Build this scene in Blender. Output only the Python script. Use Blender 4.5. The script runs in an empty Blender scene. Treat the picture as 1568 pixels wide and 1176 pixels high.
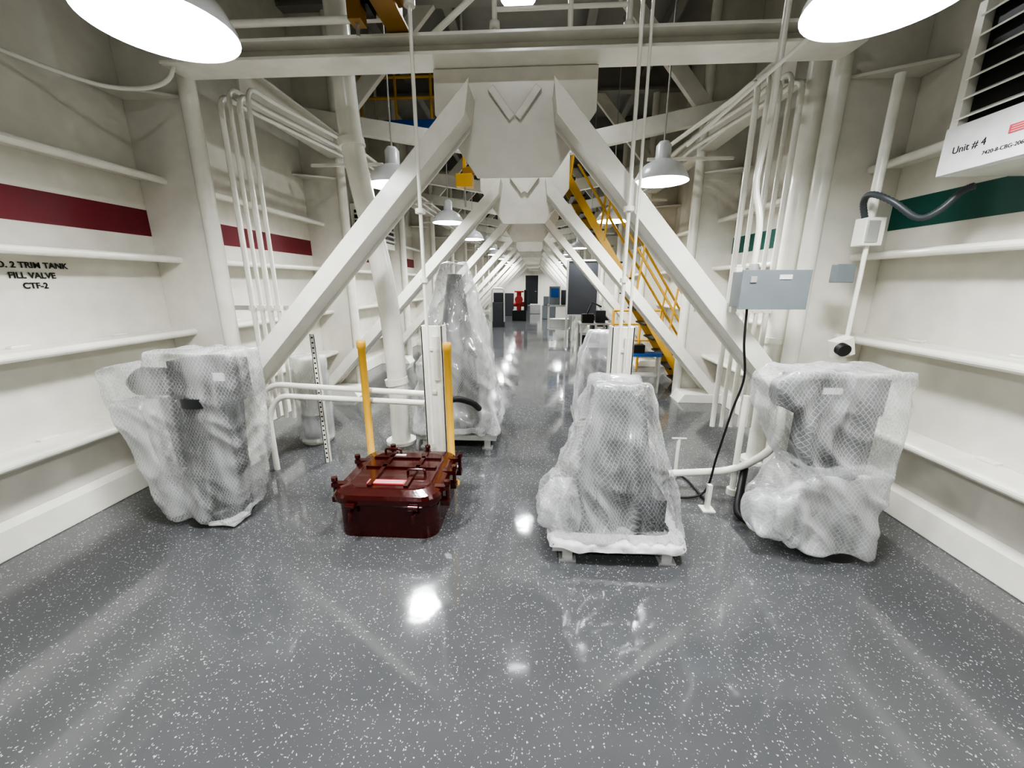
import bpy, bmesh, math, random
from mathutils import Vector, Matrix, noise
random.seed(7)
V=Vector
# ------------------------------------------------------------------ materials
def nt(name):
    m=bpy.data.materials.new(name); m.use_nodes=True
    t=m.node_tree; b=t.nodes['Principled BSDF']; return m,t,b
def paint(name,col,rough=.4,metal=0,var=.06,bump=.02,scale=6,coat=0):
    m,t,b=nt(name); N=t.nodes; L=t.links
    tc=N.new('ShaderNodeTexCoord'); no=N.new('ShaderNodeTexNoise'); no.inputs['Scale'].default_value=scale
    no.inputs['Detail'].default_value=3
    L.new(tc.outputs['Object'],no.inputs['Vector'])
    r=N.new('ShaderNodeValToRGB'); r.color_ramp.elements[0].position=.3; r.color_ramp.elements[1].position=.7
    r.color_ramp.elements[0].color=(*[c*(1-var) for c in col],1); r.color_ramp.elements[1].color=(*[min(1,c*(1+var)) for c in col],1)
    L.new(no.outputs['Fac'],r.inputs['Fac']); L.new(r.outputs['Color'],b.inputs['Base Color'])
    b.inputs['Roughness'].default_value=rough; b.inputs['Metallic'].default_value=metal
    b.inputs['Coat Weight'].default_value=coat
    if bump:
        bp=N.new('ShaderNodeBump'); bp.inputs['Strength'].default_value=bump*10; bp.inputs['Distance'].default_value=.01
        L.new(no.outputs['Fac'],bp.inputs['Height']); L.new(bp.outputs['Normal'],b.inputs['Normal'])
    return m
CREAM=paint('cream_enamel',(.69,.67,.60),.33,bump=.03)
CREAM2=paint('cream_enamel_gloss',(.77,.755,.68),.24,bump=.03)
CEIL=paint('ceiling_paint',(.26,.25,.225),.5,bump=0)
RED=paint('red_band_paint',(.15,.010,.020),.4,bump=0)
GREEN=paint('green_band_paint',(.006,.085,.065),.4,bump=0)
MAROON=paint('maroon_gloss_enamel',(.045,.005,.004),.14,bump=.04,coat=.3)
YELL=paint('safety_yellow',(.58,.34,.05),.4,bump=0)
ORNG=paint('crane_ochre',(.30,.16,.03),.45,bump=0)
BLACK=paint('black_machine',(.007,.007,.008),.35,bump=0)
DGREY=paint('dark_grey_paint',(.016,.017,.020),.4,bump=0)
MGREY=paint('mid_grey_paint',(.035,.038,.043),.45,bump=0)
GREY=paint('grey_box_paint',(.17,.19,.20),.4,bump=0)
LGREY=paint('light_metal',(.5,.5,.48),.35,metal=.5,bump=0)
WHITE=paint('white_plastic_sheet',(.62,.62,.61),.4,bump=.08,scale=12)
WSHADE=paint('lamp_shade_white',(.8,.82,.84),.3,bump=0)
BLUE=paint('blue_paint',(.02,.09,.3),.4,bump=0)
REDP=paint('bright_red',(.32,.025,.022),.4,bump=0)
PINK=paint('label_red',(.55,.07,.09),.5,bump=0)
RUB=paint('black_rubber',(.01,.01,.01),.5,bump=0)
HOSE=paint('dark_grey_conduit',(.055,.062,.068),.4,bump=0)
def emis(name,col,s):
    m,t,b=nt(name); b.inputs['Emission Color'].default_value=(*col,1); b.inputs['Emission Strength'].default_value=s
    b.inputs['Base Color'].default_value=(1,1,1,1); m.cycles.emission_sampling='NONE'; return m
LAMP=emis('lamp_reflector_glow',(.93,.96,1),8)
def floor_mat():
    m,t,b=nt('grey_epoxy_flake_floor'); N=t.nodes; L=t.links
    tc=N.new('ShaderNodeTexCoord')
    base=N.new('ShaderNodeTexNoise'); base.inputs['Scale'].default_value=1.3; base.inputs['Detail'].default_value=5
    L.new(tc.outputs['Object'],base.inputs['Vector'])
    r=N.new('ShaderNodeValToRGB'); r.color_ramp.elements[0].color=(.080,.082,.084,1); r.color_ramp.elements[1].color=(.112,.114,.117,1)
    L.new(base.outputs['Fac'],r.inputs['Fac'])
    cur=r.outputs['Color']
    wn=N.new('ShaderNodeTexNoise'); wn.inputs['Scale'].default_value=90; wn.inputs['Detail'].default_value=1; L.new(tc.outputs['Object'],wn.inputs['Vector'])
    sc=N.new('ShaderNodeVectorMath'); sc.operation='MULTIPLY_ADD'; sc.inputs[1].default_value=(.014,.014,0); L.new(wn.outputs['Color'],sc.inputs[0]); L.new(tc.outputs['Object'],sc.inputs[2])
    for scale,thr,prob in ((112,.35,.80),(60,.18,.87)):
        v=N.new('ShaderNodeTexVoronoi'); v.voronoi_dimensions='2D'; v.inputs['Scale'].default_value=scale; L.new(sc.outputs[0],v.inputs['Vector'])
        sep=N.new('ShaderNodeSeparateColor'); L.new(v.outputs['Color'],sep.inputs[0])
        g=N.new('ShaderNodeMath'); g.operation='GREATER_THAN'; g.inputs[1].default_value=prob; L.new(sep.outputs[0],g.inputs[0])
        mr=N.new('ShaderNodeMath'); mr.operation='MULTIPLY'; mr.inputs[1].default_value=thr; L.new(sep.outputs[1],mr.inputs[0])
        lt=N.new('ShaderNodeMath'); lt.operation='LESS_THAN'; L.new(v.outputs['Distance'],lt.inputs[0]); L.new(mr.outputs[0],lt.inputs[1])
        mu=N.new('ShaderNodeMath'); mu.operation='MULTIPLY'; L.new(g.outputs[0],mu.inputs[0]); L.new(lt.outputs[0],mu.inputs[1])
        mx=N.new('ShaderNodeMix'); mx.data_type='RGBA'; L.new(mu.outputs[0],mx.inputs[0]); L.new(cur,mx.inputs[6]); mx.inputs[7].default_value=(.46,.47,.46,1)
        cur=mx.outputs[2]
    L.new(cur,b.inputs['Base Color'])
    rr=N.new('ShaderNodeMapRange'); rr.inputs[1].default_value=.3; rr.inputs[2].default_value=.7; rr.inputs[3].default_value=.05; rr.inputs[4].default_value=.11; L.new(base.outputs['Fac'],rr.inputs[0]); L.new(rr.outputs[0],b.inputs['Roughness'])
    b.inputs['IOR'].default_value=1.7
    n2=N.new('ShaderNodeTexNoise'); n2.inputs['Scale'].default_value=7; n2.inputs['Detail'].default_value=2; L.new(tc.outputs['Object'],n2.inputs['Vector'])
    bp=N.new('ShaderNodeBump'); bp.inputs['Strength'].default_value=.08; bp.inputs['Distance'].default_value=.01; L.new(n2.outputs['Fac'],bp.inputs['Height']); L.new(bp.outputs['Normal'],b.inputs['Normal'])
    return m
FLOOR=floor_mat()
def wrap_mat(name,lo,hi,net=.17,face=.38,col=(.66,.67,.66),pitch=.014):
    m,t,b=nt(name); N=t.nodes; L=t.links
    def math_(op,a,c=None,d=None):
        n=N.new('ShaderNodeMath'); n.operation=op
        for i,x in enumerate((a,c,d)):
            if x is None: continue
            if isinstance(x,(int,float)): n.inputs[i].default_value=x
            else: L.new(x,n.inputs[i])
        return n.outputs[0]
    b.inputs['Base Color'].default_value=(*col,1); b.inputs['Roughness'].default_value=.13; b.inputs['IOR'].default_value=1.7
    tc=N.new('ShaderNodeTexCoord')
    mpg=N.new('ShaderNodeMapping'); mpg.inputs['Scale'].default_value=(1,1,.28); L.new(tc.outputs['Object'],mpg.inputs[0])
    no=N.new('ShaderNodeTexNoise'); no.inputs['Scale'].default_value=6; no.inputs['Detail'].default_value=2; no.inputs['Distortion'].default_value=.3
    L.new(mpg.outputs[0],no.inputs['Vector'])
    mp=N.new('ShaderNodeMapRange'); mp.inputs[1].default_value=.38; mp.inputs[2].default_value=.66; mp.inputs[3].default_value=lo; mp.inputs[4].default_value=hi
    L.new(no.outputs['Fac'],mp.inputs[0])
    s=N.new('ShaderNodeSeparateXYZ'); L.new(tc.outputs['Object'],s.inputs[0])
    h=math_('MULTIPLY_ADD',s.outputs['Y'],.7,s.outputs['X']); h=math_('MULTIPLY_ADD',no.outputs['Fac'],.08,h)
    zz=math_('MULTIPLY',s.outputs['Z'],.62)
    k=math.pi/pitch/1.6
    a=math_('ABSOLUTE',math_('SINE',math_('MULTIPLY',math_('ADD',h,zz),k)))
    c=math_('ABSOLUTE',math_('SINE',math_('MULTIPLY',math_('SUBTRACT',h,zz),k)))
    mn=math_('MINIMUM',a,c)
    lt=N.new('ShaderNodeMapRange'); lt.inputs[1].default_value=.10; lt.inputs[2].default_value=.45; lt.inputs[3].default_value=net; lt.inputs[4].default_value=0; L.new(mn,lt.inputs[0])
    ad=math_('ADD',mp.outputs[0],lt.outputs[0])
    lw=N.new('ShaderNodeLayerWeight'); lw.inputs[0].default_value=.35
    lm=N.new('ShaderNodeMath'); lm.operation='MULTIPLY_ADD'; lm.inputs[1].default_value=face; L.new(lw.outputs['Facing'],lm.inputs[0]); L.new(ad,lm.inputs[2]); lm.use_clamp=True
    bp2=N.new('ShaderNodeBump'); bp2.inputs['Strength'].default_value=.5; bp2.inputs['Distance'].default_value=.02; L.new(no.outputs['Fac'],bp2.inputs['Height'])
    L.new(bp2.outputs['Normal'],b.inputs['Normal'])
    tr=N.new('ShaderNodeBsdfTransparent'); mx=N.new('ShaderNodeMixShader')
    L.new(lm.outputs[0],mx.inputs[0]); L.new(tr.outputs[0],mx.inputs[1]); L.new(b.outputs[0],mx.inputs[2])
    L.new(mx.outputs[0],N['Material Output'].inputs['Surface'])
    return m
WRAP=wrap_mat('bubble_wrap_plastic',.08,.40)
WRAPM=wrap_mat('milky_bubble_wrap',.26,.58)
WRAPC=wrap_mat('clear_plastic_film',.22,.58,.08,.45)
# ------------------------------------------------------------------ mesh builder
class M:
    def __init__(s,name): s.n=name; s.v=[]; s.f=[]; s.m=[]; s.mats=[]; s.sm=[]
    def mi(s,mat):
        if mat not in s.mats: s.mats.append(mat)
        return s.mats.index(mat)
    def add(s,vs,fs,mat,smooth=False):
        o=len(s.v); k=s.mi(mat); s.v+= [tuple(v) for v in vs]
        for f in fs: s.f.append([i+o for i in f]); s.m.append(k); s.sm.append(smooth)
    def ob(s,c,a,b,d,mat):  # half vectors
        c,a,b,d=map(V,(c,a,b,d))
        vs=[c+i*a+j*b+k*d for i in(-1,1) for j in(-1,1) for k in(-1,1)]
        s.add(vs,[(0,1,3,2),(4,6,7,5),(0,4,5,1),(2,3,7,6),(0,2,6,4),(1,5,7,3)],mat)
    def box(s,x0,x1,y0,y1,z0,z1,mat):
        s.ob(((x0+x1)/2,(y0+y1)/2,(z0+z1)/2),((x1-x0)/2,0,0),(0,(y1-y0)/2,0),(0,0,(z1-z0)/2),mat)
    def tube(s,pts,r,mat,n=12,caps=True):
        pts=[V(p) for p in pts]; rs=r if isinstance(r,(list,tuple)) else [r]*len(pts)
        T=[]
        for i in range(len(pts)):
            a=pts[max(i-1,0)]; b=pts[min(i+1,len(pts)-1)]; T.append((b-a).normalized())
        u=T[0].cross(V((0,0,1)))
        if u.length<.05: u=T[0].cross(V((0,1,0)))
        u.normalize(); vs=[]
        for i,p in enumerate(pts):
            u=(u-T[i]*u.dot(T[i])).normalized(); w=T[i].cross(u)
            for k in range(n):
                a=2*math.pi*k/n; vs.append(p+(u*math.cos(a)+w*math.sin(a))*rs[i])
        fs=[]
        for i in range(len(pts)-1):
            for k in range(n):
                fs.append((i*n+k,i*n+(k+1)%n,(i+1)*n+(k+1)%n,(i+1)*n+k))
        s.add(vs,fs,mat,True)
        if caps: s.add(vs[:n],[tuple(range(n))],mat); s.add(vs[-n:],[tuple(range(n))],mat)
    def rtube(s,pts,r,mat,rad=.12,n=12): s.tube(rnd(pts,rad),r,mat,n)
    def lathe(s,c,prof,mat,n=32):
        vs=[];fs=[]
        for (r,z) in prof:
            for k in range(n):
                a=2*math.pi*k/n; vs.append((c[0]+r*math.cos(a),c[1]+r*math.sin(a),c[2]+z))
        for i in range(len(prof)-1):
            for k in range(n): fs.append((i*n+k,i*n+(k+1)%n,(i+1)*n+(k+1)%n,(i+1)*n+k))
        s.add(vs,fs,mat,True)
    def poly(s,pts,off,mat):
        off=V(off); n=len(pts); a=[V(p)for p in pts]; b=[p+off for p in a]
        fs=[tuple(range(n)),tuple(range(n,2*n))]+[(i,(i+1)%n,(i+1)%n+n,i+n) for i in range(n)]
        s.add(a+b,fs,mat)
    def done(s,bevel=0,recalc=True):
        me=bpy.data.meshes.new(s.n); me.from_pydata(s.v,[],s.f)
        for m in s.mats: me.materials.append(m)
        for p,k,sm in zip(me.polygons,s.m,s.sm): p.material_index=k; p.use_smooth=sm
        if recalc:
            bm=bmesh.new(); bm.from_mesh(me); bmesh.ops.recalc_face_normals(bm,faces=bm.faces); bm.to_mesh(me); bm.free()
        o=bpy.data.objects.new(s.n,me); bpy.context.scene.collection.objects.link(o)
        if bevel:
            md=o.modifiers.new('bevel','BEVEL'); md.width=bevel; md.segments=2; md.limit_method='ANGLE'; md.angle_limit=math.radians(50)
        return o
def rnd(pts,rad,seg=6):
    pts=[V(p) for p in pts]; out=[pts[0]]
    for i in range(1,len(pts)-1):
        a,b,c=pts[i-1],pts[i],pts[i+1]; d1=(a-b); d2=(c-b)
        r=min(rad,d1.length*.48,d2.length*.48); p=b+d1.normalized()*r; q=b+d2.normalized()*r
        for k in range(seg+1):
            t=k/seg; out.append(p*(1-t)**2+b*2*t*(1-t)+q*t*t)
    out.append(pts[-1]); return out
def smooth_path(ctrl,n=8):
    P=[V(p) for p in ctrl]; P=[2*P[0]-P[1]]+P+[2*P[-1]-P[-2]]; out=[]
    for i in range(1,len(P)-2):
        for k in range(n):
            t=k/n; a,b,c,d=P[i-1:i+3]
            out.append(.5*((2*b)+(c-a)*t+(2*a-5*b+4*c-d)*t*t+(3*b-a-3*c+d)*t**3))
    out.append(P[-2]); return out
def bx(x0,x1,y0,y1,z0,z1=None):
    if z1 is None: z1=z0+.01
    return [(x,y,z) for x in(x0,x1) for y in(y0,y1) for z in(z0,z1)]
def drape(mb,hulls,mat,seed=0,a1=.024,a2=.008,a3=.0015,vox=.014,sm=5,flare=0):
    """plastic sheet pulled over the given solids: union of convex hulls, remeshed, smoothed and folded"""
    bm=bmesh.new()
    for pts in hulls:
        vs=[bm.verts.new(p) for p in pts]
        r=bmesh.ops.convex_hull(bm,input=vs)
        bad=list({e for e in r['geom_interior']+r['geom_unused'] if isinstance(e,bmesh.types.BMVert)})
        if bad: bmesh.ops.delete(bm,geom=bad,context='VERTS')
    bmesh.ops.recalc_face_normals(bm,faces=bm.faces)
    me=bpy.data.meshes.new('tmp'); bm.to_mesh(me); bm.free()
    o=bpy.data.objects.new('tmp',me); bpy.context.scene.collection.objects.link(o)
    md=o.modifiers.new('r','REMESH'); md.mode='VOXEL'; md.voxel_size=vox
    dg=bpy.context.evaluated_depsgraph_get(); ev=o.evaluated_get(dg); m2=bpy.data.meshes.new_from_object(ev)
    bpy.data.objects.remove(o)
    bm=bmesh.new(); bm.from_mesh(m2)
    for _ in range(sm): bmesh.ops.smooth_vert(bm,verts=bm.verts,factor=.5,use_axis_x=True,use_axis_y=True,use_axis_z=True)
    bm.normal_update()
    zs=[v.co.z for v in bm.verts]; z0,z1=min(zs),max(zs); new=[]
    for v in bm.verts:
        p=v.co; n=v.normal; t=(p.z-z0)/(z1-z0)
        w=noise.noise(V((p.x*2+seed,p.y*2,p.z*2)))*.16
        f1=1-2.8*abs(noise.noise(V(((p.x+w)*6+seed,(p.y+w)*6,p.z*.9+w*3))))
        f2=1-2.6*abs(noise.noise(V((p.x*5+p.z*5+seed,p.y*5-p.z*4,p.z*2+seed))))
        f3=noise.noise(V((p.x*22+seed,p.y*22,p.z*16)))
        k=.3+.7*(1-t)
        q=p+n*(a1*k*f1+a2*f2+a3*f3-a1*.35)
        if flare:
            fl=max(0,1-t*3.2)**2*flare*(.6+1.2*noise.noise(V((p.x*5+seed,p.y*5,0))))
            q=q+V((n.x,n.y,0))*fl
        new.append(q)
    for v,c in zip(bm.verts,new): v.co=c; v.co.z=max(v.co.z,.008)
    bm.verts.index_update()
    mb.add([v.co.copy() for v in bm.verts],[[v.index for v in f.verts] for f in bm.faces],mat,True)
    bm.free()
# ------------------------------------------------------------------ room
XL,XR,YB,YF,ZC=-3.18,2.60,-3.0,29.0,5.3
def simple(name,x0,x1,y0,y1,z0,z1,mat): m=M(name); m.box(x0,x1,y0,y1,z0,z1,mat); return m.done()
simple('floor',XL-.1,XR+.1,YB-.1,YF+.1,-.1,0,FLOOR)
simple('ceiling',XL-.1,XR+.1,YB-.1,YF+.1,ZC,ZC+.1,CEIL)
def wall(name,x,s,band):
    m=M(name); m.box(min(x,x+.1*s),max(x,x+.1*s),YB-.1,YF+.1,0,ZC,CREAM)
    xx=sorted((x,x-s*.004)); m.box(xx[0],xx[1],YB,YF,1.97,2.17,band); return m.done()
wall('wall_left',XL,-1,RED); wall('wall_right',XR,1,GREEN)
simple('wall_back',XL,XR,YB-.1,YB,0,ZC,CREAM)
mf=M('wall_far'); mf.box(XL,XR,YF,YF+.1,0,ZC,CREAM); mf.done()
yd=YF-.012
md=M('door_1'); md.box(-.75,.15,yd-.06,yd,.05,2.1,DGREY); md.box(-.82,-.75,yd-.08,yd,.0,2.17,CREAM2); md.box(.15,.22,yd-.08,yd,0,2.17,CREAM2); md.box(-.75,.15,yd-.08,yd,2.1,2.17,CREAM2); md.tube([(.05,yd-.08,1),(-.08,yd-.08,1)],.015,LGREY); md.done()
FY=[3.2+2.4*k for k in range(11)]
ti=1
for x,s in((XL,1),(XR,-1)):
    m=M('baseboard_left' if s>0 else 'baseboard_right')
    prof=[(x,0),(x+s*.07,0),(x+s*.05,.17),(x,.21)]
    m.poly([(a,YB+.01,b) for a,b in prof],(0,YF-YB-.02,0),CREAM2); m.done(.008)
    for z in (.6,1.2,1.8,2.4):
        m=M('hull_stringer_%d'%ti); ti+=1  # hull stringer: bulb flat projecting from the side wall
        w=.22; pr=[]
        pr=[(x,z-.008),(x+s*(w-.03),z-.012)]
        for k in range(9):
            a=-2.2+k*(3.6/8); pr.append((x+s*(w-.015+.028*math.cos(a)),z-.015+.028*math.sin(a)))
        pr+=[(x,z+.012)]
        m.poly([(a,YB+.02,b) for a,b in pr],(0,YF-YB-.04,0),CREAM2)
        y=YB+.4
        while y<12:
            m.ob((x+s*.02,y,z+.02),(.02,0,0),(0,.05,0),(0,0,.008),CREAM2); y+=.6
        m.done(.003)
    for y in [.8-2.4]+FY[:]:
        m=M('hull_web_frame')
        m.box(min(x,x+s*.52),max(x,x+s*.52),y+.06,y+.085,0,ZC-.01,CREAM)
        m.tube([(x+s*.53,y+.07,0.01),(x+s*.53,y+.07,ZC-.02)],.06,CREAM2,16)
        m.poly([(x+s*.01,y-.2,2.95),(x+s*.01,y+.06,2.95),(x+s*.5,y+.06,2.95)],(0,0,.02),CREAM)
        m.done(.004)
for x in(-2.68,2.12):
    m=M('overhead_longitudinal_girder'); m.box(x-.09,x+.09,3.9,28.9,3.2,3.23,CREAM); m.box(x-.012,x+.012,3.9,28.9,3.23,3.45,CREAM); m.box(x-.09,x+.09,3.9,28.9,3.45,3.47,CREAM); m.done()
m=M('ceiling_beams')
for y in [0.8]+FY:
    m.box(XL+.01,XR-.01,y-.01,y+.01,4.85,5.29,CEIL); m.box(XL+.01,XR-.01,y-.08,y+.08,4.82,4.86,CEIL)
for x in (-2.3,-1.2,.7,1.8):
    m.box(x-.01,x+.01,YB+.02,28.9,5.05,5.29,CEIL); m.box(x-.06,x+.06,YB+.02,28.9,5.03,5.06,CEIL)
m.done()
# ------------------------------------------------------------------ truss frames
def boxbeam(m,p,q,fw,dy,mat):
    p,q=V(p),V(q); a=(q-p); L=a.length; a.normalize(); y=V((0,1,0)); w=a.cross(y).normalized()
    m.ob((p+q)/2,a*L/2,w*fw/2,y*dy/2,mat)
xc=-.17
for k,y in enumerate(FY):
    m=M('steel_truss_frame')
    yb=y-.15
    for sx,foot,ap in((-1,XL+.10,-.42),(1,XR-.08,.06)):
        p=V((ap,yb,2.82)); q=V((foot,yb,.06))
        d=(q-p).normalized(); w=d.cross(V((0,1,0))).normalized()
        inner=w if w.z<0 else -w
        h=.062; dy=.15
        def sect(yy,th):
            m.poly([p+inner*h+V((0,yy,0))+d*.16,q+inner*h+V((0,yy,0)),q-inner*h+V((0,yy,0)),p-inner*h+V((0,yy,0))-d*.02],(0,th,0),CREAM2)
        sect(-dy,.018); sect(dy-.018,.018)
        m.poly([p+inner*(h-.022)+V((0,-dy+.018,0))+d*.13,q+inner*(h-.022)+V((0,-dy+.018,0)),q-inner*(h-.012)+V((0,-dy+.018,0)),p-inner*(h-.012)+V((0,-dy+.018,0))],(0,2*dy-.036,0),CREAM)
        fx=foot-sx*.25
        m.poly([(fx-sx*.30,yb-.17,.0),(foot+sx*.05,yb-.17,.0),(foot+sx*.05,yb-.17,.12),(fx-sx*.22,yb-.17,.12)],(0,.34,0),CREAM2)
        if k>0:
            boxbeam(m,(xc+sx*.55,y,3.28),(2.5 if sx>0 else -3.08,y,3.68),.20,.10,CREAM2)
        boxbeam(m,(2.1 if sx>0 else -2.6,y+.05,3.62),(xc+sx*1.1,y+.05,4.95),.18,.08,CREAM)
    top=3.06 if k==0 else 3.32
    g=[(xc-.58,top),(xc+.58,top),(xc+.58,2.78),(xc+.52,2.70),(xc+.28,2.36),(xc-.28,2.36),(xc-.52,2.70),(xc-.58,2.78)]
    m.poly([(a,y+.0,b) for a,b in g],(0,.03,0),CREAM)
    for sx in(-1,1): boxbeam(m,(xc+sx*.02,y-.015,2.74),(xc+sx*.17,y-.015,2.93),.05,.03,CREAM)
    m.done(.004)
m=M('overhead_crossbeam')
m.box(-2.62,2.05,3.02,3.26,3.065,3.085,CREAM2); m.box(-2.62,2.05,3.13,3.15,3.085,3.17,CREAM); m.box(-2.62,2.05,3.02,3.26,3.17,3.19,CREAM2)
m.rtube([(-2.4,2.98,3.25),(-.9,2.98,3.25)],.022,CREAM2); m.done(.003)
m=M('pipe_guardrail')
m.rtube([(-.72,3.1,3.21),(-.38,3.1,3.46),(.58,3.1,3.46),(.58,3.1,3.195)],.02,CREAM2,.05)
for x in(-.3,.2): m.tube([(x,3.1,3.195),(x,3.1,3.46)],.018,CREAM2)
m.tube([(-.3,3.1,3.34),(.58,3.1,3.34)],.014,CREAM2)
for p in((-.3,3.1,3.46),(.58,3.1,3.22),(-.3,3.1,3.25)): m.lathe((p[0],p[1],p[2]-.02),[(.01,0),(.035,0),(.035,.04),(.01,.04)],CREAM2,16)
m.done()
m=M('yellow_hoist_beam')
x=-.93; m.box(x-.07,x+.07,.9,3.12,3.20,3.22,ORNG); m.box(x-.01,x+.01,.9,3.12,3.22,3.38,ORNG); m.box(x-.07,x+.07,.9,3.12,3.38,3.40,ORNG)
m.box(x-.16,x-.08,2.72,2.86,3.18,3.3,BLACK); m.box(x-.2,x-.12,2.7,2.8,3.1,3.2,ORNG)
for k in range(5): m.tube([(x-.16,2.75,3.18-k*.03),(x-.16,2.75,3.155-k*.03)],.012,LGREY,8)
m.done(.003)
# ------------------------------------------------------------------ lamps
def lamp(x,y,z,r,top,W):
    m=M('high_bay_pendant_lamp')
    k=r/.28
    m.lathe((x,y,z),[(.29*k,0),(.285*k,.03*k),(.25*k,.10*k),(.19*k,.17*k),(.11*k,.21*k),(.08*k,.22*k),(.08*k,.36*k),(.05*k,.40*k),(.012,.41*k)],WSHADE,40)
    m.lathe((x,y,z),[(.288*k,0),(.278*k,.03*k),(.24*k,.095*k),(.20*k,.098*k),(.001,.10*k)],LAMP,40)
    m.tube([(x,y,z+.4*k),(x,y,top)],.008,LGREY,8)
    o=m.done(0,True)
    l=bpy.data.lights.new('lamp_light','AREA'); l.shape='DISK'; l.size=.44*k; l.energy=W; l.color=(.96,.98,1)
    lo=bpy.data.objects.new('lamp_light',l); lo.location=(x,y,z+.075*k); bpy.context.scene.collection.objects.link(lo); lo.parent=o
for i in range(-1,11):
    y=1.72+2.55*i
    for x in(-1.45,1.20): lamp(x,y,2.55,.245,4.82 if min(abs(y-f) for f in [.8]+FY)<.1 else 5.28,55)
for y in (.5,4.75,8.85,13,17,21,25): lamp(-.22,y,4.35,.17,5.28,30)
# ------------------------------------------------------------------ pipes and conduits
m=M('leaning_vent_pipe')
P=[(-1.37,3.72,.0),(-1.37,3.72,.8),(-1.42,3.72,1.6),(-1.60,3.72,2.7),(-1.64,3.72,3.6),(-1.66,3.72,5.0)]
m.tube(smooth_path(P),.095,CREAM2,24)
for z,xx in((2.74,-1.61),(.62,-1.37)): m.tube([(xx,3.72,z),(xx-.008,3.72,z+.06)],.112,CREAM2,24)
m.tube([(-1.37,3.72,0),(-1.37,3.72,.03)],.15,CREAM2,24)
m.done()
m=M('vertical_vent_pipe'); m.tube([(2.04,3.46,0),(2.04,3.46,4.8)],.075,CREAM2,20); m.tube([(2.04,3.46,0),(2.04,3.46,.03)],.12,CREAM2,20); m.tube([(2.04,3.46,1.1),(2.04,3.46,1.15)],.088,CREAM2,20); m.done()
for sx,x0,n in((-1,-2.52,4),(1,1.60,5)):
    m=M('conduit_bundle')
    for i in range(n):
        x=x0+i*.078; r=.017 if i%2 else .022
        zt=3.05+ (i%2)*.05
        m.rtube([(x,3.42,.35),(x,3.42,zt),(x,3.7,zt),(x-sx*.12,5.2,zt+.06),(x-sx*.12,28.5,zt+.06)],r,CREAM2,.14,10)
    m.box(x0-.25,x0+n*.078-.03,3.45,3.49,1.36,1.40,LGREY)
    for i in range(n): m.box(x0+i*.078-.03,x0+i*.078+.03,3.40,3.45,1.355,1.405,CREAM2)
    for yy in FY[1:]: m.box(x0-.3,x0+n*.078+.3,yy-.36,yy-.32,3.0,3.03,CREAM2)
    m.done()
for x in(.61,-.80):
    y=2.86
    m=M('thin_riser_pipe'); m.tube([(x,y,.0 if x>0 else .36),(x,y,5.0)],.013,CREAM2,10)
    if x>0: m.tube([(x+.06,y,1.0),(x+.06,y,5.0)],.010,CREAM2,10)
    m.tube([(x,y,2.06),(x,y,2.09)],.036,CREAM2,14); m.tube([(x,y,1.6),(x,y,1.63)],.028,CREAM2,14)
    m.tube([(x,y,3.24),(x,y,3.28)],.036,CREAM2,14); m.done()
for x in(-.80,.66):
    m=M('white_channel_post')
    m.box(x-.085,x+.085,2.98,2.995,0,1.28,CREAM2); m.box(x-.085,x-.07,2.98,3.12,0,1.28,CREAM2); m.box(x+.07,x+.085,2.98,3.12,0,1.28,CREAM2); m.box(x-.13,x+.13,2.94,3.18,0,.02,CREAM2)
    for z in(1.1,.75): m.ob((x,2.975,z),(.02,0,0),(0,.008,0),(0,0,.015),CREAM)
    m.box(x+.01,x+.06,2.96,2.98,.85,1.2,CREAM); m.done(.004)
for x,y in((-1.36,2.97),(-.66,2.88)):
    m=M('yellow_guard_post'); m.lathe((x,y,0),[(.06,0),(.06,.015),(.029,.016),(.029,1.10),(.035,1.105),(.035,1.15),(.03,1.165),(.001,1.17)],YELL,20); m.done()
m=M('twin_handrail_pipes')
m.rtube([(-2.26,3.04,.0),(-2.26,3.04,.5),(-2.15,3.04,.68),(-.90,3.04,.64)],.024,CREAM2,.12)
m.rtube([(-2.36,3.04,.0),(-2.36,3.04,.62),(-2.2,3.04,.78),(-.90,3.04,.72)],.024,CREAM2,.14)
m.done()
m=M('perforated_strut_post')
m.box(-1.905,-1.865,3.2,3.205,0,1.18,CREAM2); m.box(-1.905,-1.90,3.2,3.24,0,1.18,CREAM2); m.box(-1.87,-1.865,3.2,3.24,0,1.18,CREAM2)
for k in range(26): m.tube([(-1.885,3.197,.05+k*.044),(-1.885,3.2005,.05+k*.044)],.008,DGREY,8)
m.done()
m=M('wall_conduit')
m.tube(smooth_path([(-3.15,1.5,2.55),(-3.15,1.9,2.8),(-3.13,2.2,2.92),(-3.1,2.5,2.90),(-2.85,2.85,2.86),(-2.60,3.05,2.98),(-2.55,3.1,3.3)]),.014,CREAM2,10); m.done()
# ------------------------------------------------------------------ right side electrics
m=M('grey_junction_box')
m.box(1.34,1.75,2.72,2.86,1.44,1.67,GREY); m.box(1.33,1.76,2.705,2.72,1.43,1.68,GREY); m.box(1.56,1.64,2.70,2.706,1.62,1.65,WHITE); m.box(1.38,1.42,2.695,2.71,1.6,1.64,LGREY)
m.box(1.36,1.40,2.86,2.90,1.40,1.7,CREAM2); m.rtube([(1.44,2.80,1.67),(1.44,2.80,2.0),(1.40,2.86,2.2),(1.44,2.86,2.6),(1.46,2.86,5.0)],.020,CREAM2,.1)
m.tube([(1.44,2.80,1.67),(1.44,2.80,1.72)],.03,LGREY); m.done(.004)
m=M('black_power_cable')
m.tube(smooth_path([(1.42,2.77,1.43),(1.43,2.76,1.2),(1.47,2.77,.95),(1.42,2.77,.7),(1.36,2.77,.35),(1.3,2.76,.06),(1.1,2.75,.015),(1.0,2.9,.012),(1.25,3.1,.012),(1.3,2.7,.012)]),.008,RUB,8); m.done()
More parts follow.
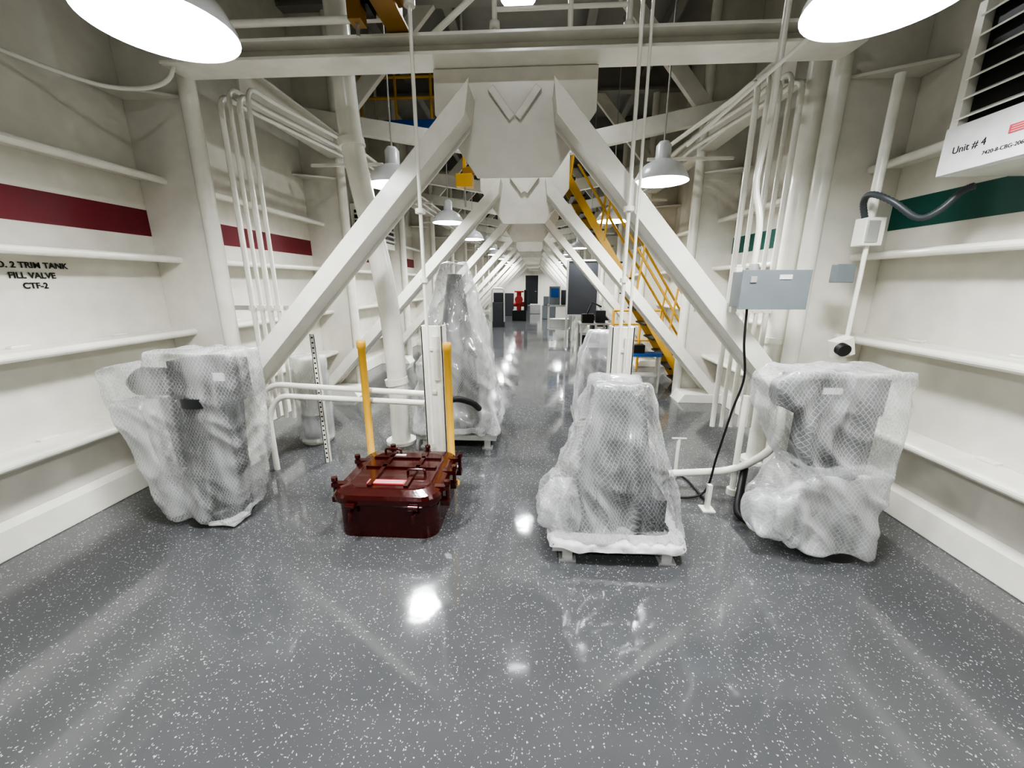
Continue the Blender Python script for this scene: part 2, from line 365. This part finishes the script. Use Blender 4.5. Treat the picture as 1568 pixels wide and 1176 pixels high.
m=M('angled_steel_tube_brace'); m.tube([(.95,2.88,2.45),(2.0,2.1,3.35)],.012,CREAM2,8); m.done()
m=M('small_junction_boxes')
m.box(2.08,2.20,2.78,2.88,1.83,2.0,CREAM2); m.box(2.085,2.16,2.77,2.78,1.85,1.98,LGREY); m.box(2.0,2.12,2.84,2.9,1.6,1.72,GREY)
m.rtube([(2.14,2.82,1.83),(2.14,2.82,1.2)],.014,CREAM2); m.rtube([(2.14,2.84,2.0),(2.14,2.84,2.8)],.028,CREAM2)
m.done(.005)
m=M('flexible_conduit_hose')
pth=smooth_path([(2.32,2.42,2.10),(2.3,2.46,2.08),(2.24,2.50,1.99),(2.17,2.54,1.96),(2.08,2.62,2.06),(2.03,2.72,2.12),(2.05,2.80,2.09),(2.10,2.83,2.00)],12)
m.tube(pth,[.016+.003*(i%2) for i in range(len(pth))],HOSE,10); m.done()
m=M('ball_camera_housing'); m.ob((2.1,2.80,1.17),(.05,0,.02),(0,.05,0),(-.015,0,.06),CREAM2); m.tube([(2.06,2.75,1.17),(2.06,2.71,1.16)],.042,RUB,16); m.done(.004)
m=M('wall_mounted_ac_unit')
m.box(2.16,2.58,1.15,2.41,2.14,2.90,CREAM2)
m.box(2.145,2.16,1.2,2.36,2.37,2.86,BLACK)
for k in range(6):
    z=2.405+k*.088; m.ob((2.125,1.78,z),(0,.60,0),(.022,0,.012),(-.0015,0,.004),CREAM2)
m.box(2.11,2.16,1.15,1.2,2.36,2.90,CREAM2); m.box(2.11,2.16,2.37,2.41,2.36,2.90,CREAM2)
m.box(2.10,2.161,1.16,2.41,2.14,2.36,WHITE)
m.box(2.096,2.101,2.02,2.105,2.245,2.28,PINK)
for k in range(3): m.box(2.095,2.0965,2.03,2.095,2.25+k*.010,2.2525+k*.010,WHITE)
m.done(.004)
m=M('wall_mounted_ac_unit'); m.box(-3.17,-2.75,7.0,7.9,2.2,2.9,CREAM2); m.box(-2.75,-2.74,7.05,7.85,2.3,2.86,BLACK)
for k in range(6): m.ob((-2.73,7.45,2.34+k*.09),(0,.4,0),(.02,0,.012),(.003,0,-.006),CREAM2)
m.box(-3.1,-2.80,6.99,7.0,2.3,2.8,BLACK)
for k in range(5): m.box(-3.1,-2.80,6.98,6.992,2.36+k*.09,2.39+k*.09,CREAM2)
m.done(.004)
def text(name,body,loc,rot,size,mat,align='CENTER',off=.0012):
    c=bpy.data.curves.new(name,'FONT'); c.body=body; c.size=size; c.extrude=.0008; c.align_x=align; c.space_line=1.25
    c.materials.append(mat); c.offset=off; o=bpy.data.objects.new(name,c); o.location=loc; o.rotation_euler=rot; bpy.context.scene.collection.objects.link(o); return o
text('stencil_lettering','NO. 2 TRIM TANK\nFILL VALVE\nCTF-2',(XL+.006,2.385,1.69),(math.pi/2,0,math.pi/2),.050,BLACK)
text('stencil_lettering','NO. 3 TRIM TANK\nSUCTION VALVE\nCTF-4',(XR-.006,3.75,1.66),(math.pi/2,0,-math.pi/2),.055,BLACK)
text('handwritten_label','Unit # 4',(2.099,2.35,2.23),(math.pi/2,0,-math.pi/2),.046,BLACK,'LEFT',0)
text('handwritten_label','7420-8-CBG-2060-1',(2.099,2.20,2.185),(math.pi/2,0,-math.pi/2),.024,BLACK,'LEFT',0)
m=M('floor_service_pipes')
m.rtube([(1.75,2.75,.8),(1.75,2.72,.45),(1.55,2.85,.2),(1.05,2.85,.16)],.028,CREAM2,.15)
m.rtube([(1.55,2.85,.8),(1.55,2.85,.05)],.022,CREAM2); m.tube([(1.55,2.85,0),(1.55,2.85,.05)],.04,CREAM2)
m.tube(smooth_path([(1.62,2.85,.22),(1.5,2.65,.14),(1.42,2.5,.06),(1.45,2.42,.04)]),.026,RUB,10)
m.rtube([(1.05,2.85,.16),(.85,2.80,.2)],.02,RUB)
m.box(1.25,1.28,2.60,2.63,0,.2,CREAM2); m.box(1.22,1.31,2.57,2.66,0,.01,CREAM2)
m.tube([(1.2,3.1,0),(1.2,3.1,.35)],.015,CREAM2); m.tube([(1.14,3.1,.35),(1.26,3.1,.35)],.012,LGREY)
m.done()
m=M('ribbed_black_hose'); m.tube(smooth_path([(-.75,3.16,.62),(-.66,3.2,.63),(-.56,3.35,.55),(-.52,3.5,.45)]),.028,RUB,10); m.done()
# ------------------------------------------------------------------ wrapped machines
m=M('wrapped_valve_actuator')      # left: column with side-mounted motor arm
m.lathe((-2.23,2.38,0),[(.001,.1),(.17,.1),(.19,.08),(.19,.02),(.20,.0)],BLACK,28)
m.tube([(-2.20,2.38,.08),(-2.20,2.38,.34)],.13,BLACK,28); m.tube([(-2.20,2.38,.32),(-2.20,2.38,.36)],.19,DGREY,28)
m.tube([(-2.19,2.38,.36),(-2.14,2.38,.84)],.165,BLACK,28)
for k in range(12):
    a=k*.5236; m.ob((-2.165+.17*math.cos(a),2.38+.145*math.sin(a),.6),(.012*math.cos(a),.012*math.sin(a),0),(-.006*math.sin(a),.006*math.cos(a),0),(.02,0,.22),MGREY)
m.ob((-2.36,2.40,.62),(.07,0,0),(0,.09,0),(-.02,0,.24),DGREY)
m.tube([(-2.13,2.38,.84),(-2.13,2.38,.90)],.19,DGREY,28)
m.box(-2.32,-1.92,2.29,2.47,.89,1.12,BLACK); m.tube([(-2.10,2.38,1.11),(-2.10,2.38,1.14)],.085,DGREY,24); m.tube([(-2.16,2.295,1.0),(-2.16,2.28,1.0)],.07,DGREY,24)
m.box(-2.56,-2.32,2.32,2.45,.91,1.02,BLACK); m.tube([(-2.31,2.38,.965),(-2.62,2.38,.955)],.085,BLACK,24); m.tube([(-2.62,2.38,.955),(-2.66,2.38,.953)],[.085,.06],BLACK,24)
for k in range(6): m.tube([(-2.36-k*.045,2.38,.965),(-2.372-k*.045,2.38,.965)],.094,MGREY,24)
m.box(-2.02,-1.95,2.28,2.29,1.0,1.05,WHITE)
drape(m,[bx(-2.39,-1.85,2.21,2.53,.98,1.19)+bx(-2.50,-1.88,2.21,2.52,.5)+bx(-2.46,-2.0,2.20,2.50,.04),
         bx(-2.76,-2.3,2.22,2.52,.83,1.08)+bx(-2.36,-1.9,2.24,2.5,1.0,1.13)+bx(-2.48,-2.0,2.24,2.5,.40)],WRAP,1.3,.026,.012,flare=.03)
drape(m,[bx(-2.70,-2.46,2.21,2.40,.74,.86)+bx(-2.50,-2.38,2.20,2.40,.06)],WRAPM,6.6,.022,.01)
drape(m,[bx(-2.18,-2.00,2.19,2.34,.008,.035)],WHITE,4.2,.01,.01,.004,vox=.01,sm=1)
m.done(0)
m=M('wrapped_valve_actuator')      # right
m.lathe((1.82,2.27,0),[(.001,.1),(.16,.1),(.18,.08),(.18,.02),(.19,0)],BLACK,28)
m.tube([(1.78,2.29,.1),(1.76,2.29,.5)],.15,DGREY,28); m.tube([(1.76,2.29,.5),(1.76,2.29,.54)],.19,BLACK,28)
m.box(1.61,1.93,2.20,2.41,.54,.88,BLACK)
for k in range(5): m.box(1.625+k*.068,1.64+k*.068,2.188,2.20,.56,.86,MGREY)
m.box(1.50,1.96,2.21,2.41,.87,1.08,BLACK); m.tube([(1.78,2.31,1.08),(1.78,2.31,1.10)],.09,DGREY,24)
for k in range(6): m.box(1.53+k*.074,1.545+k*.074,2.198,2.21,.89,1.065,MGREY)
m.tube([(1.50,2.3,.985),(1.42,2.3,.985)],.085,BLACK,20)
for k in range(2): m.tube([(1.49-k*.035,2.3,.985),(1.48-k*.035,2.3,.985)],.092,MGREY,20)
m.tube([(1.76,2.195,.70),(1.76,2.17,.70)],.09,DGREY,24)
m.box(1.60,1.70,2.188,2.198,1.0,1.035,WHITE)
drape(m,[bx(1.42,2.02,2.13,2.46,.88,1.135)+bx(1.34,2.06,2.15,2.45,.88,1.07)+bx(1.55,2.01,2.10,2.44,.55),
         bx(1.54,1.99,2.09,2.42,.40,.60)+bx(1.62,1.95,2.10,2.40,.06)],WRAP,5.1,.028,.012)
drape(m,[bx(1.42,1.96,2.08,2.44,.20,.30)+bx(1.60,1.96,2.07,2.42,.05)+bx(1.57,2.00,2.08,2.44,.56)],WRAPM,8.1,.034,.014,.002,flare=.03)
drape(m,[bx(1.35,1.56,2.12,2.34,.16,.30)+bx(1.40,1.58,2.15,2.3,.10,.36)],WRAPM,3.1,.02,.02,.004)
m.done(0)
def pallet(m,x0,x1,y0,y1,z):
    m.box(x0,x1,y0,y0+.04,z-.05,z,LGREY); m.box(x0,x1,y1-.04,y1,z-.05,z,LGREY); m.box(x0,x0+.04,y0+.04,y1-.04,z-.05,z,LGREY); m.box(x1-.04,x1,y0+.04,y1-.04,z-.05,z,LGREY)
    m.box(x0+.04,x1-.04,y0+.04,y1-.04,z-.02,z-.005,DGREY)
    for a in(x0+.06,x1-.12):
        for b in(y0+.02,y1-.06): m.box(a,a+.06,b,b+.04,.012,z-.05,LGREY); m.box(a-.02,a+.08,b-.02,b+.06,0,.012,LGREY)
m=M('wrapped_pump_on_stand')
pallet(m,.12,.88,2.0,2.68,.12)
m.poly([(.27,2.14,.12),(.75,2.14,.12),(.64,2.22,.97),(.37,2.22,.97)],(0,.26,0),BLACK)
for k in range(5):
    t=k/4; m.poly([(.28+.45*t-.008,2.125,.14),(.28+.45*t+.008,2.125,.14),(.385+.24*t+.006,2.205,.93),(.385+.24*t-.006,2.205,.93)],(0,.03,0),DGREY)
m.box(.22,.80,2.14,2.5,.12,.34,BLACK); m.box(.30,.71,2.15,2.45,.52,.56,DGREY); m.tube([(.5,2.34,.94),(.5,2.34,.99)],.12,DGREY,24)
m.tube([(.3,2.14,.27),(.3,2.12,.27)],.08,DGREY,20); m.tube([(.66,2.14,.3),(.66,2.12,.3)],.09,MGREY,20)
drape(m,[bx(.345,.655,2.16,2.47,1.035)+bx(.32,.68,2.13,2.5,.92)+bx(.18,.83,2.05,2.58,.42)+bx(.13,.87,2.03,2.64,.14),
         bx(.06,.30,2.10,2.4,.18,.30)+bx(.12,.3,2.12,2.4,.16,.42)],WRAP,9.7,.034,.014,flare=.03)
drape(m,[bx(.05,.28,2.08,2.36,.15,.27)+bx(.12,.26,2.1,2.3,.14,.38)],WRAPM,2.4,.02,.02,.004)
vs=[];fs=[];na=200
for j,(e,zz) in enumerate(((-.02,.150),(.03,.135),(.055,.126),(.062,.112),(.066,.085))):
    for k in range(na):
        a=2*math.pi*k/na; c,s_=math.cos(a),math.sin(a); q=(abs(c)**9+abs(s_)**9)**(-1/9)
        nn=(1-2.4*abs(noise.noise(V((c*7,s_*7,j*.5)))))*.012
        n2=noise.noise(V((c*4,s_*4,7)))*.03
        vs.append((.5+(.335+e+nn)*q*c,2.34+(.295+e+nn)*q*s_,zz+nn*1.0+(n2 if j==4 else 0)))
for j in range(4):
    for k in range(na): fs.append((j*na+k,j*na+(k+1)%na,(j+1)*na+(k+1)%na,(j+1)*na+k))
m.add(vs,fs,WHITE,True)
m.done(0)
m=M('wrapped_tall_motor')
pallet(m,-1.17,-.37,3.58,4.3,.14)
xm=-.80
m.tube([(xm,3.95,.14),(xm,3.95,.5)],.23,DGREY,28)
m.tube([(xm,3.95,.5),(xm,3.95,1.0),(xm,3.95,1.4),(xm,3.95,1.68)],[.21,.17,.11,.07],BLACK,28)
for z,r in((.5,.26),(.85,.205),(1.15,.16),(1.45,.11)): m.tube([(xm,3.95,z),(xm,3.95,z+.03)],r,MGREY,28)
m.box(-1.0,-.6,3.70,4.2,.14,.3,BLACK); m.tube([(-.62,3.74,.3),(-.62,3.74,.6)],.07,DGREY,20)
drape(m,[bx(xm-.12,xm+.12,3.82,4.06,1.78)+bx(xm-.20,xm+.20,3.74,4.14,1.45)+bx(xm-.33,xm+.36,3.62,4.26,.8)+bx(-1.17,-.38,3.58,4.3,.16)],WRAPC,14.2,.045,.018,.002,flare=.03)
m.done(0)
m=M('wrapped_pump_on_stand')
pallet(m,.45,1.0,4.1,4.7,.12)
m.box(.58,.86,4.24,4.58,.12,.92,BLACK); m.box(.64,.78,4.22,4.24,.3,.8,MGREY)
drape(m,[bx(.60,.84,4.28,4.54,1.08)+bx(.5,.94,4.16,4.64,.8)+bx(.46,.99,4.12,4.69,.14)],WRAPC,21)
m.done(0)
m=M('wrapped_drum')
dx,dyy=-2.26,3.72
m.lathe((dx,dyy,0),[(.001,0),(.15,0),(.15,.02),(.12,.03),(.12,.45),(.14,.46),(.14,.86),(.135,.88),(.001,.885)],CREAM2,32)
m.tube([(dx,dyy,.06),(dx,dyy,.30)],.13,BLACK,24)
drape(m,[[(dx+.17*math.cos(a*.524),dyy+.17*math.sin(a*.524),z) for a in range(12) for z in(.02,.90)]],WRAPC,31,.012,.008)
m.done(0)
# ------------------------------------------------------------------ maroon hatch
m=M('maroon_deck_hatch')
def rr(cx,cy,hx,hy,r,z,n=8):
    out=[]
    for (sx,sy,a0) in((1,1,0),(-1,1,90),(-1,-1,180),(1,-1,270)):
        for k in range(n+1):
            a=math.radians(a0+90*k/n); out.append((cx+sx*(hx-r)+r*math.cos(a),cy+sy*(hy-r)+r*math.sin(a),z))
    return out
def rloft(m,layers,mat,cap=True):
    n=len(layers[0]); vs=[p for l in layers for p in l]; fs=[]
    for i in range(len(layers)-1):
        for k in range(n): fs.append((i*n+k,i*n+(k+1)%n,(i+1)*n+(k+1)%n,(i+1)*n+k))
    m.add(vs,fs,mat,False)
    if cap: m.add(layers[-1],[tuple(range(n))],mat)
hx,hy,cx,cy=.335,.34,-.94,2.49
rloft(m,[rr(cx,cy,hx-.01,hy-.01,.1,0),rr(cx,cy,hx-.01,hy-.01,.1,.235),rr(cx,cy,hx-.03,hy-.03,.1,.236)],MAROON)
rloft(m,[rr(cx,cy,hx-.05,hy-.05,.1,.235),rr(cx,cy,hx+.01,hy+.01,.12,.235),rr(cx,cy,hx+.02,hy+.02,.13,.25),rr(cx,cy,hx+.02,hy+.02,.13,.285),rr(cx,cy,hx+.005,hy+.005,.12,.305),rr(cx,cy,hx-.06,hy-.06,.1,.318),rr(cx,cy,hx-.07,hy-.07,.1,.322)],MAROON)
m.ob((cx,cy+.02,.328),(.25,0,0),(0,.018,0),(0,0,.008),MAROON); m.ob((cx,cy+.17,.328),(.25,0,0),(0,.014,0),(0,0,.008),MAROON)
m.ob((cx-.12,cy,.328),(.014,0,0),(0,.26,0),(0,0,.008),MAROON); m.ob((cx+.12,cy,.328),(.014,0,0),(0,.26,0),(0,0,.008),MAROON)
def dog(px,py,dx,dy):
    d=V((dx,dy,0)); s=V((-dy,dx,0)); p=V((px,py,0))
    m.ob(p+d*.01+V((0,0,.30)),d*.05,s*.022,(0,0,.014),MAROON)
    m.tube([p+d*.045+V((0,0,.20)),p+d*.045+V((0,0,.335))],.013,MAROON,10)
    m.tube([p+d*.045+V((0,0,.325)),p+d*.045+V((0,0,.35))],.022,MAROON,6)
    m.ob(p+d*.03+V((0,0,.20)),d*.03,s*.03,(0,0,.018),MAROON)
for a,b,dx,dy in((cx-.18,cy+hy-.03,0,1),(cx+.10,cy+hy-.03,0,1),(cx-hx,cy-.2,-1,0),(cx-hx,cy+.15,-1,0),(cx+hx,cy-.2,1,0),(cx+hx,cy+.02,1,0),(cx+hx,cy+.22,1,0)): dog(a,b,dx,dy)
for t in(-.2,.2):
    m.tube([(cx+t,cy-hy-.01,.2),(cx+t,cy-hy-.05,.2),(cx+t,cy-hy-.05,.15)],.012,MAROON,8); m.tube([(cx+t-.03,cy-hy-.03,.245),(cx+t+.03,cy-hy-.03,.245)],.02,MAROON,12)
m.rtube([(cx-.2,cy+.25,.32),(cx-.2,cy+.25,.36),(cx-.08,cy+.25,.36),(cx-.08,cy+.25,.32)],.009,MAROON,.02)
m.rtube([(cx+.08,cy-.08,.32),(cx+.08,cy-.08,.36),(cx+.2,cy-.08,.36),(cx+.2,cy-.08,.32)],.009,MAROON,.02)
m.ob((cx-.02,cy-.2,.326),(.13,0,0),(0,.028,0),(0,0,.004),PINK)
for k in range(2): m.ob((cx-.02,cy-.19-k*.022,.3305),(.11,0,0),(0,.004,0),(0,0,.0006),WHITE)
m.ob((cx-.08,cy+.21,.325),(.05,0,0),(0,.022,0),(0,0,.003),WHITE)
m.done(.006)
# ------------------------------------------------------------------ background
m=M('yellow_inclined_ladder')
for yy in(5.95,6.48):
    p=V((.35,yy,3.1)); q=V((2.35,yy,.0)); d=(q-p).normalized(); w=d.cross(V((0,1,0)))
    m.ob((p+q)/2,d*(q-p).length/2,w*.05,(0,.012,0),YELL)
    for h in(.55,.95): m.tube([p+V((.25,0,h-.35)),q+V((.1,0,h))],.018,YELL,8)
    for t in(.05,.3,.55,.8,.97): m.tube([p+(q-p)*t,p+(q-p)*t+V((.1,0,.9))],.016,YELL,8)
for k in range(14):
    t=(k+.5)/14; c=V((.35,6.21,3.1))*(1-t)+V((2.35,6.21,0))*t; m.ob(c,(.1,0,0),(0,.255,0),(0,0,.012),DGREY)
m.done()
m=M('yellow_pipe_barrier')
for z in(.55,.85,1.1): m.tube([(1.45,7.5,z),(2.35,7.5,z)],.022,YELL,8)
for x in(1.45,1.95,2.35): m.tube([(x,7.5,0),(x,7.5,1.1)],.025,YELL,8)
m.done()
m=M('upper_access_platform')
m.box(-2.5,-1.0,6.2,6.7,3.75,3.8,DGREY); m.box(-2.5,-1.0,6.17,6.2,3.72,3.82,BLUE)
for z in(4.1,4.35,4.6): m.tube([(-2.5,6.2,z),(-1.0,6.2,z)],.02,YELL,8)
for x in(-2.5,-2.0,-1.5,-1.0): m.tube([(x,6.2,3.8),(x,6.2,4.6)],.02,YELL,8)
for x in(-2.4,-1.1): m.tube([(x,6.5,3.8),(x,6.5,5.29)],.02,CREAM2,8)
m.done()
m=M('yellow_chain_hoist'); m.box(-.98,-.78,5.1,5.25,2.72,2.86,YELL); m.box(-.9,-.86,5.15,5.19,2.86,3.3,YELL); m.tube([(-.88,5.17,2.72),(-.88,5.17,2.5)],.01,LGREY); m.ob((-.7,5.15,2.92),(.2,0,.05),(0,.04,0),(0,0,.05),ORNG); m.done(.006)
m=M('blue_workbench_cart')
m.box(1.15,1.85,5.74,5.92,.55,.6,BLUE); m.box(1.2,1.8,5.74,5.92,.25,.28,LGREY)
for x in(1.17,1.81):
    for y in(5.75,5.88): m.box(x,x+.03,y,y+.03,.0,.55,LGREY)
m.box(1.3,1.6,5.76,5.9,.6,.72,BLACK); m.done(.004)
m=M('dark_display_board'); m.box(.74,1.46,9.6,9.66,.85,2.1,MGREY)
for a in((.72,.76),(1.44,1.48)): m.box(a[0],a[1],9.58,9.67,.02,2.12,LGREY); m.box(a[0],a[1],9.35,9.9,0,.04,LGREY)
m.box(.76,1.44,9.585,9.6,2.08,2.12,LGREY); m.box(.76,1.44,9.585,9.6,.83,.86,LGREY)
m.done()
m=M('work_table_with_gear')
m.box(.95,1.6,8.5,9.1,.72,.76,LGREY)
for x in(.97,1.54):
    for y in(8.52,9.04): m.box(x,x+.04,y,y+.04,0,.72,LGREY)
m.box(1.0,1.25,8.55,8.8,.76,.95,BLACK); m.box(1.3,1.5,8.6,8.85,.76,1.02,DGREY); m.tube([(1.1,8.6,.95),(1.2,8.6,1.2),(1.4,8.6,1.1)],.02,BLACK); m.box(1.0,1.5,8.55,9.0,.2,.5,BLACK); m.done(.004)
m=M('instrument_rack')
for x in(.35,.98):
    for y in(11.2,11.7): m.box(x,x+.04,y,y+.04,0,1.0,LGREY)
m.box(.35,1.02,11.2,11.74,.95,1.0,LGREY); m.box(.38,.68,11.3,11.6,1.0,1.5,GREY); m.box(.72,1.0,11.3,11.6,1.0,1.4,MGREY); m.box(.42,.64,11.29,11.3,1.2,1.45,BLUE); m.box(.35,1.02,11.2,11.74,.3,.33,LGREY); m.box(.4,.95,11.25,11.6,.33,.6,LGREY); m.done(.004)
m=M('red_valve_manifold')
m.tube([(-.72,17.2,0),(-.72,17.2,1.2)],.10,REDP,16); m.tube([(-.72,17.2,1.2),(-.72,17.2,1.26)],.2,REDP,20); m.tube([(-.95,17.2,.7),(-.45,17.2,.7)],.1,REDP,16); m.tube([(-.72,16.95,.9),(-.72,17.15,.9)],.17,REDP,20)
m.box(-1.0,-.4,17.0,17.5,0,.45,BLACK); m.box(-.5,-.35,17.05,17.3,.45,1.3,BLACK); m.done(.004)
m=M('black_hose_rack'); m.box(-1.6,-1.15,14.6,14.9,.0,.9,MGREY); m.box(-1.55,-1.2,14.65,14.9,.9,1.25,DGREY); m.rtube([(-1.6,14.55,.2),(-1.6,14.55,1.4),(-1.15,14.55,1.4),(-1.15,14.55,.2)],.025,LGREY); m.done(.01)
m=M('stacked_equipment_crates'); m.box(.3,.9,18,18.6,0,.6,GREY); m.box(.35,.8,18.05,18.5,.6,1.0,GREY); m.box(-1.6,-1.1,19.8,20.2,0,1.1,MGREY); m.box(-.3,.25,21.0,21.5,0,.5,LGREY); m.done(.02)
for y0 in(11.6,):
    m=M('black_equipment_case'); m.box(1.65,2.15,y0,y0+.5,0,.7,BLACK); m.box(1.64,2.16,y0-.01,y0+.51,.5,.54,LGREY); m.box(1.75,2.05,y0-.03,y0,.3,.36,LGREY); m.done(.01)
# ------------------------------------------------------------------ world + camera
w=bpy.data.worlds.new('world'); bpy.context.scene.world=w; w.use_nodes=True
w.node_tree.nodes['Background'].inputs[0].default_value=(.02,.02,.022,1); w.node_tree.nodes['Background'].inputs[1].default_value=.3
cd=bpy.data.cameras.new('camera'); cam=bpy.data.objects.new('camera',cd); bpy.context.scene.collection.objects.link(cam)
cam.location=(0,0,1.6); cam.rotation_euler=(math.radians(75.5),0,math.radians(3.4)); cd.sensor_width=36; cd.lens=36*600/1568; cd.clip_start=.02; cd.clip_end=100
bpy.context.scene.camera=cam
try:
    bpy.context.scene.view_settings.view_transform='AgX'; bpy.context.scene.view_settings.look='AgX - High Contrast'
except Exception as e: print('look',e)
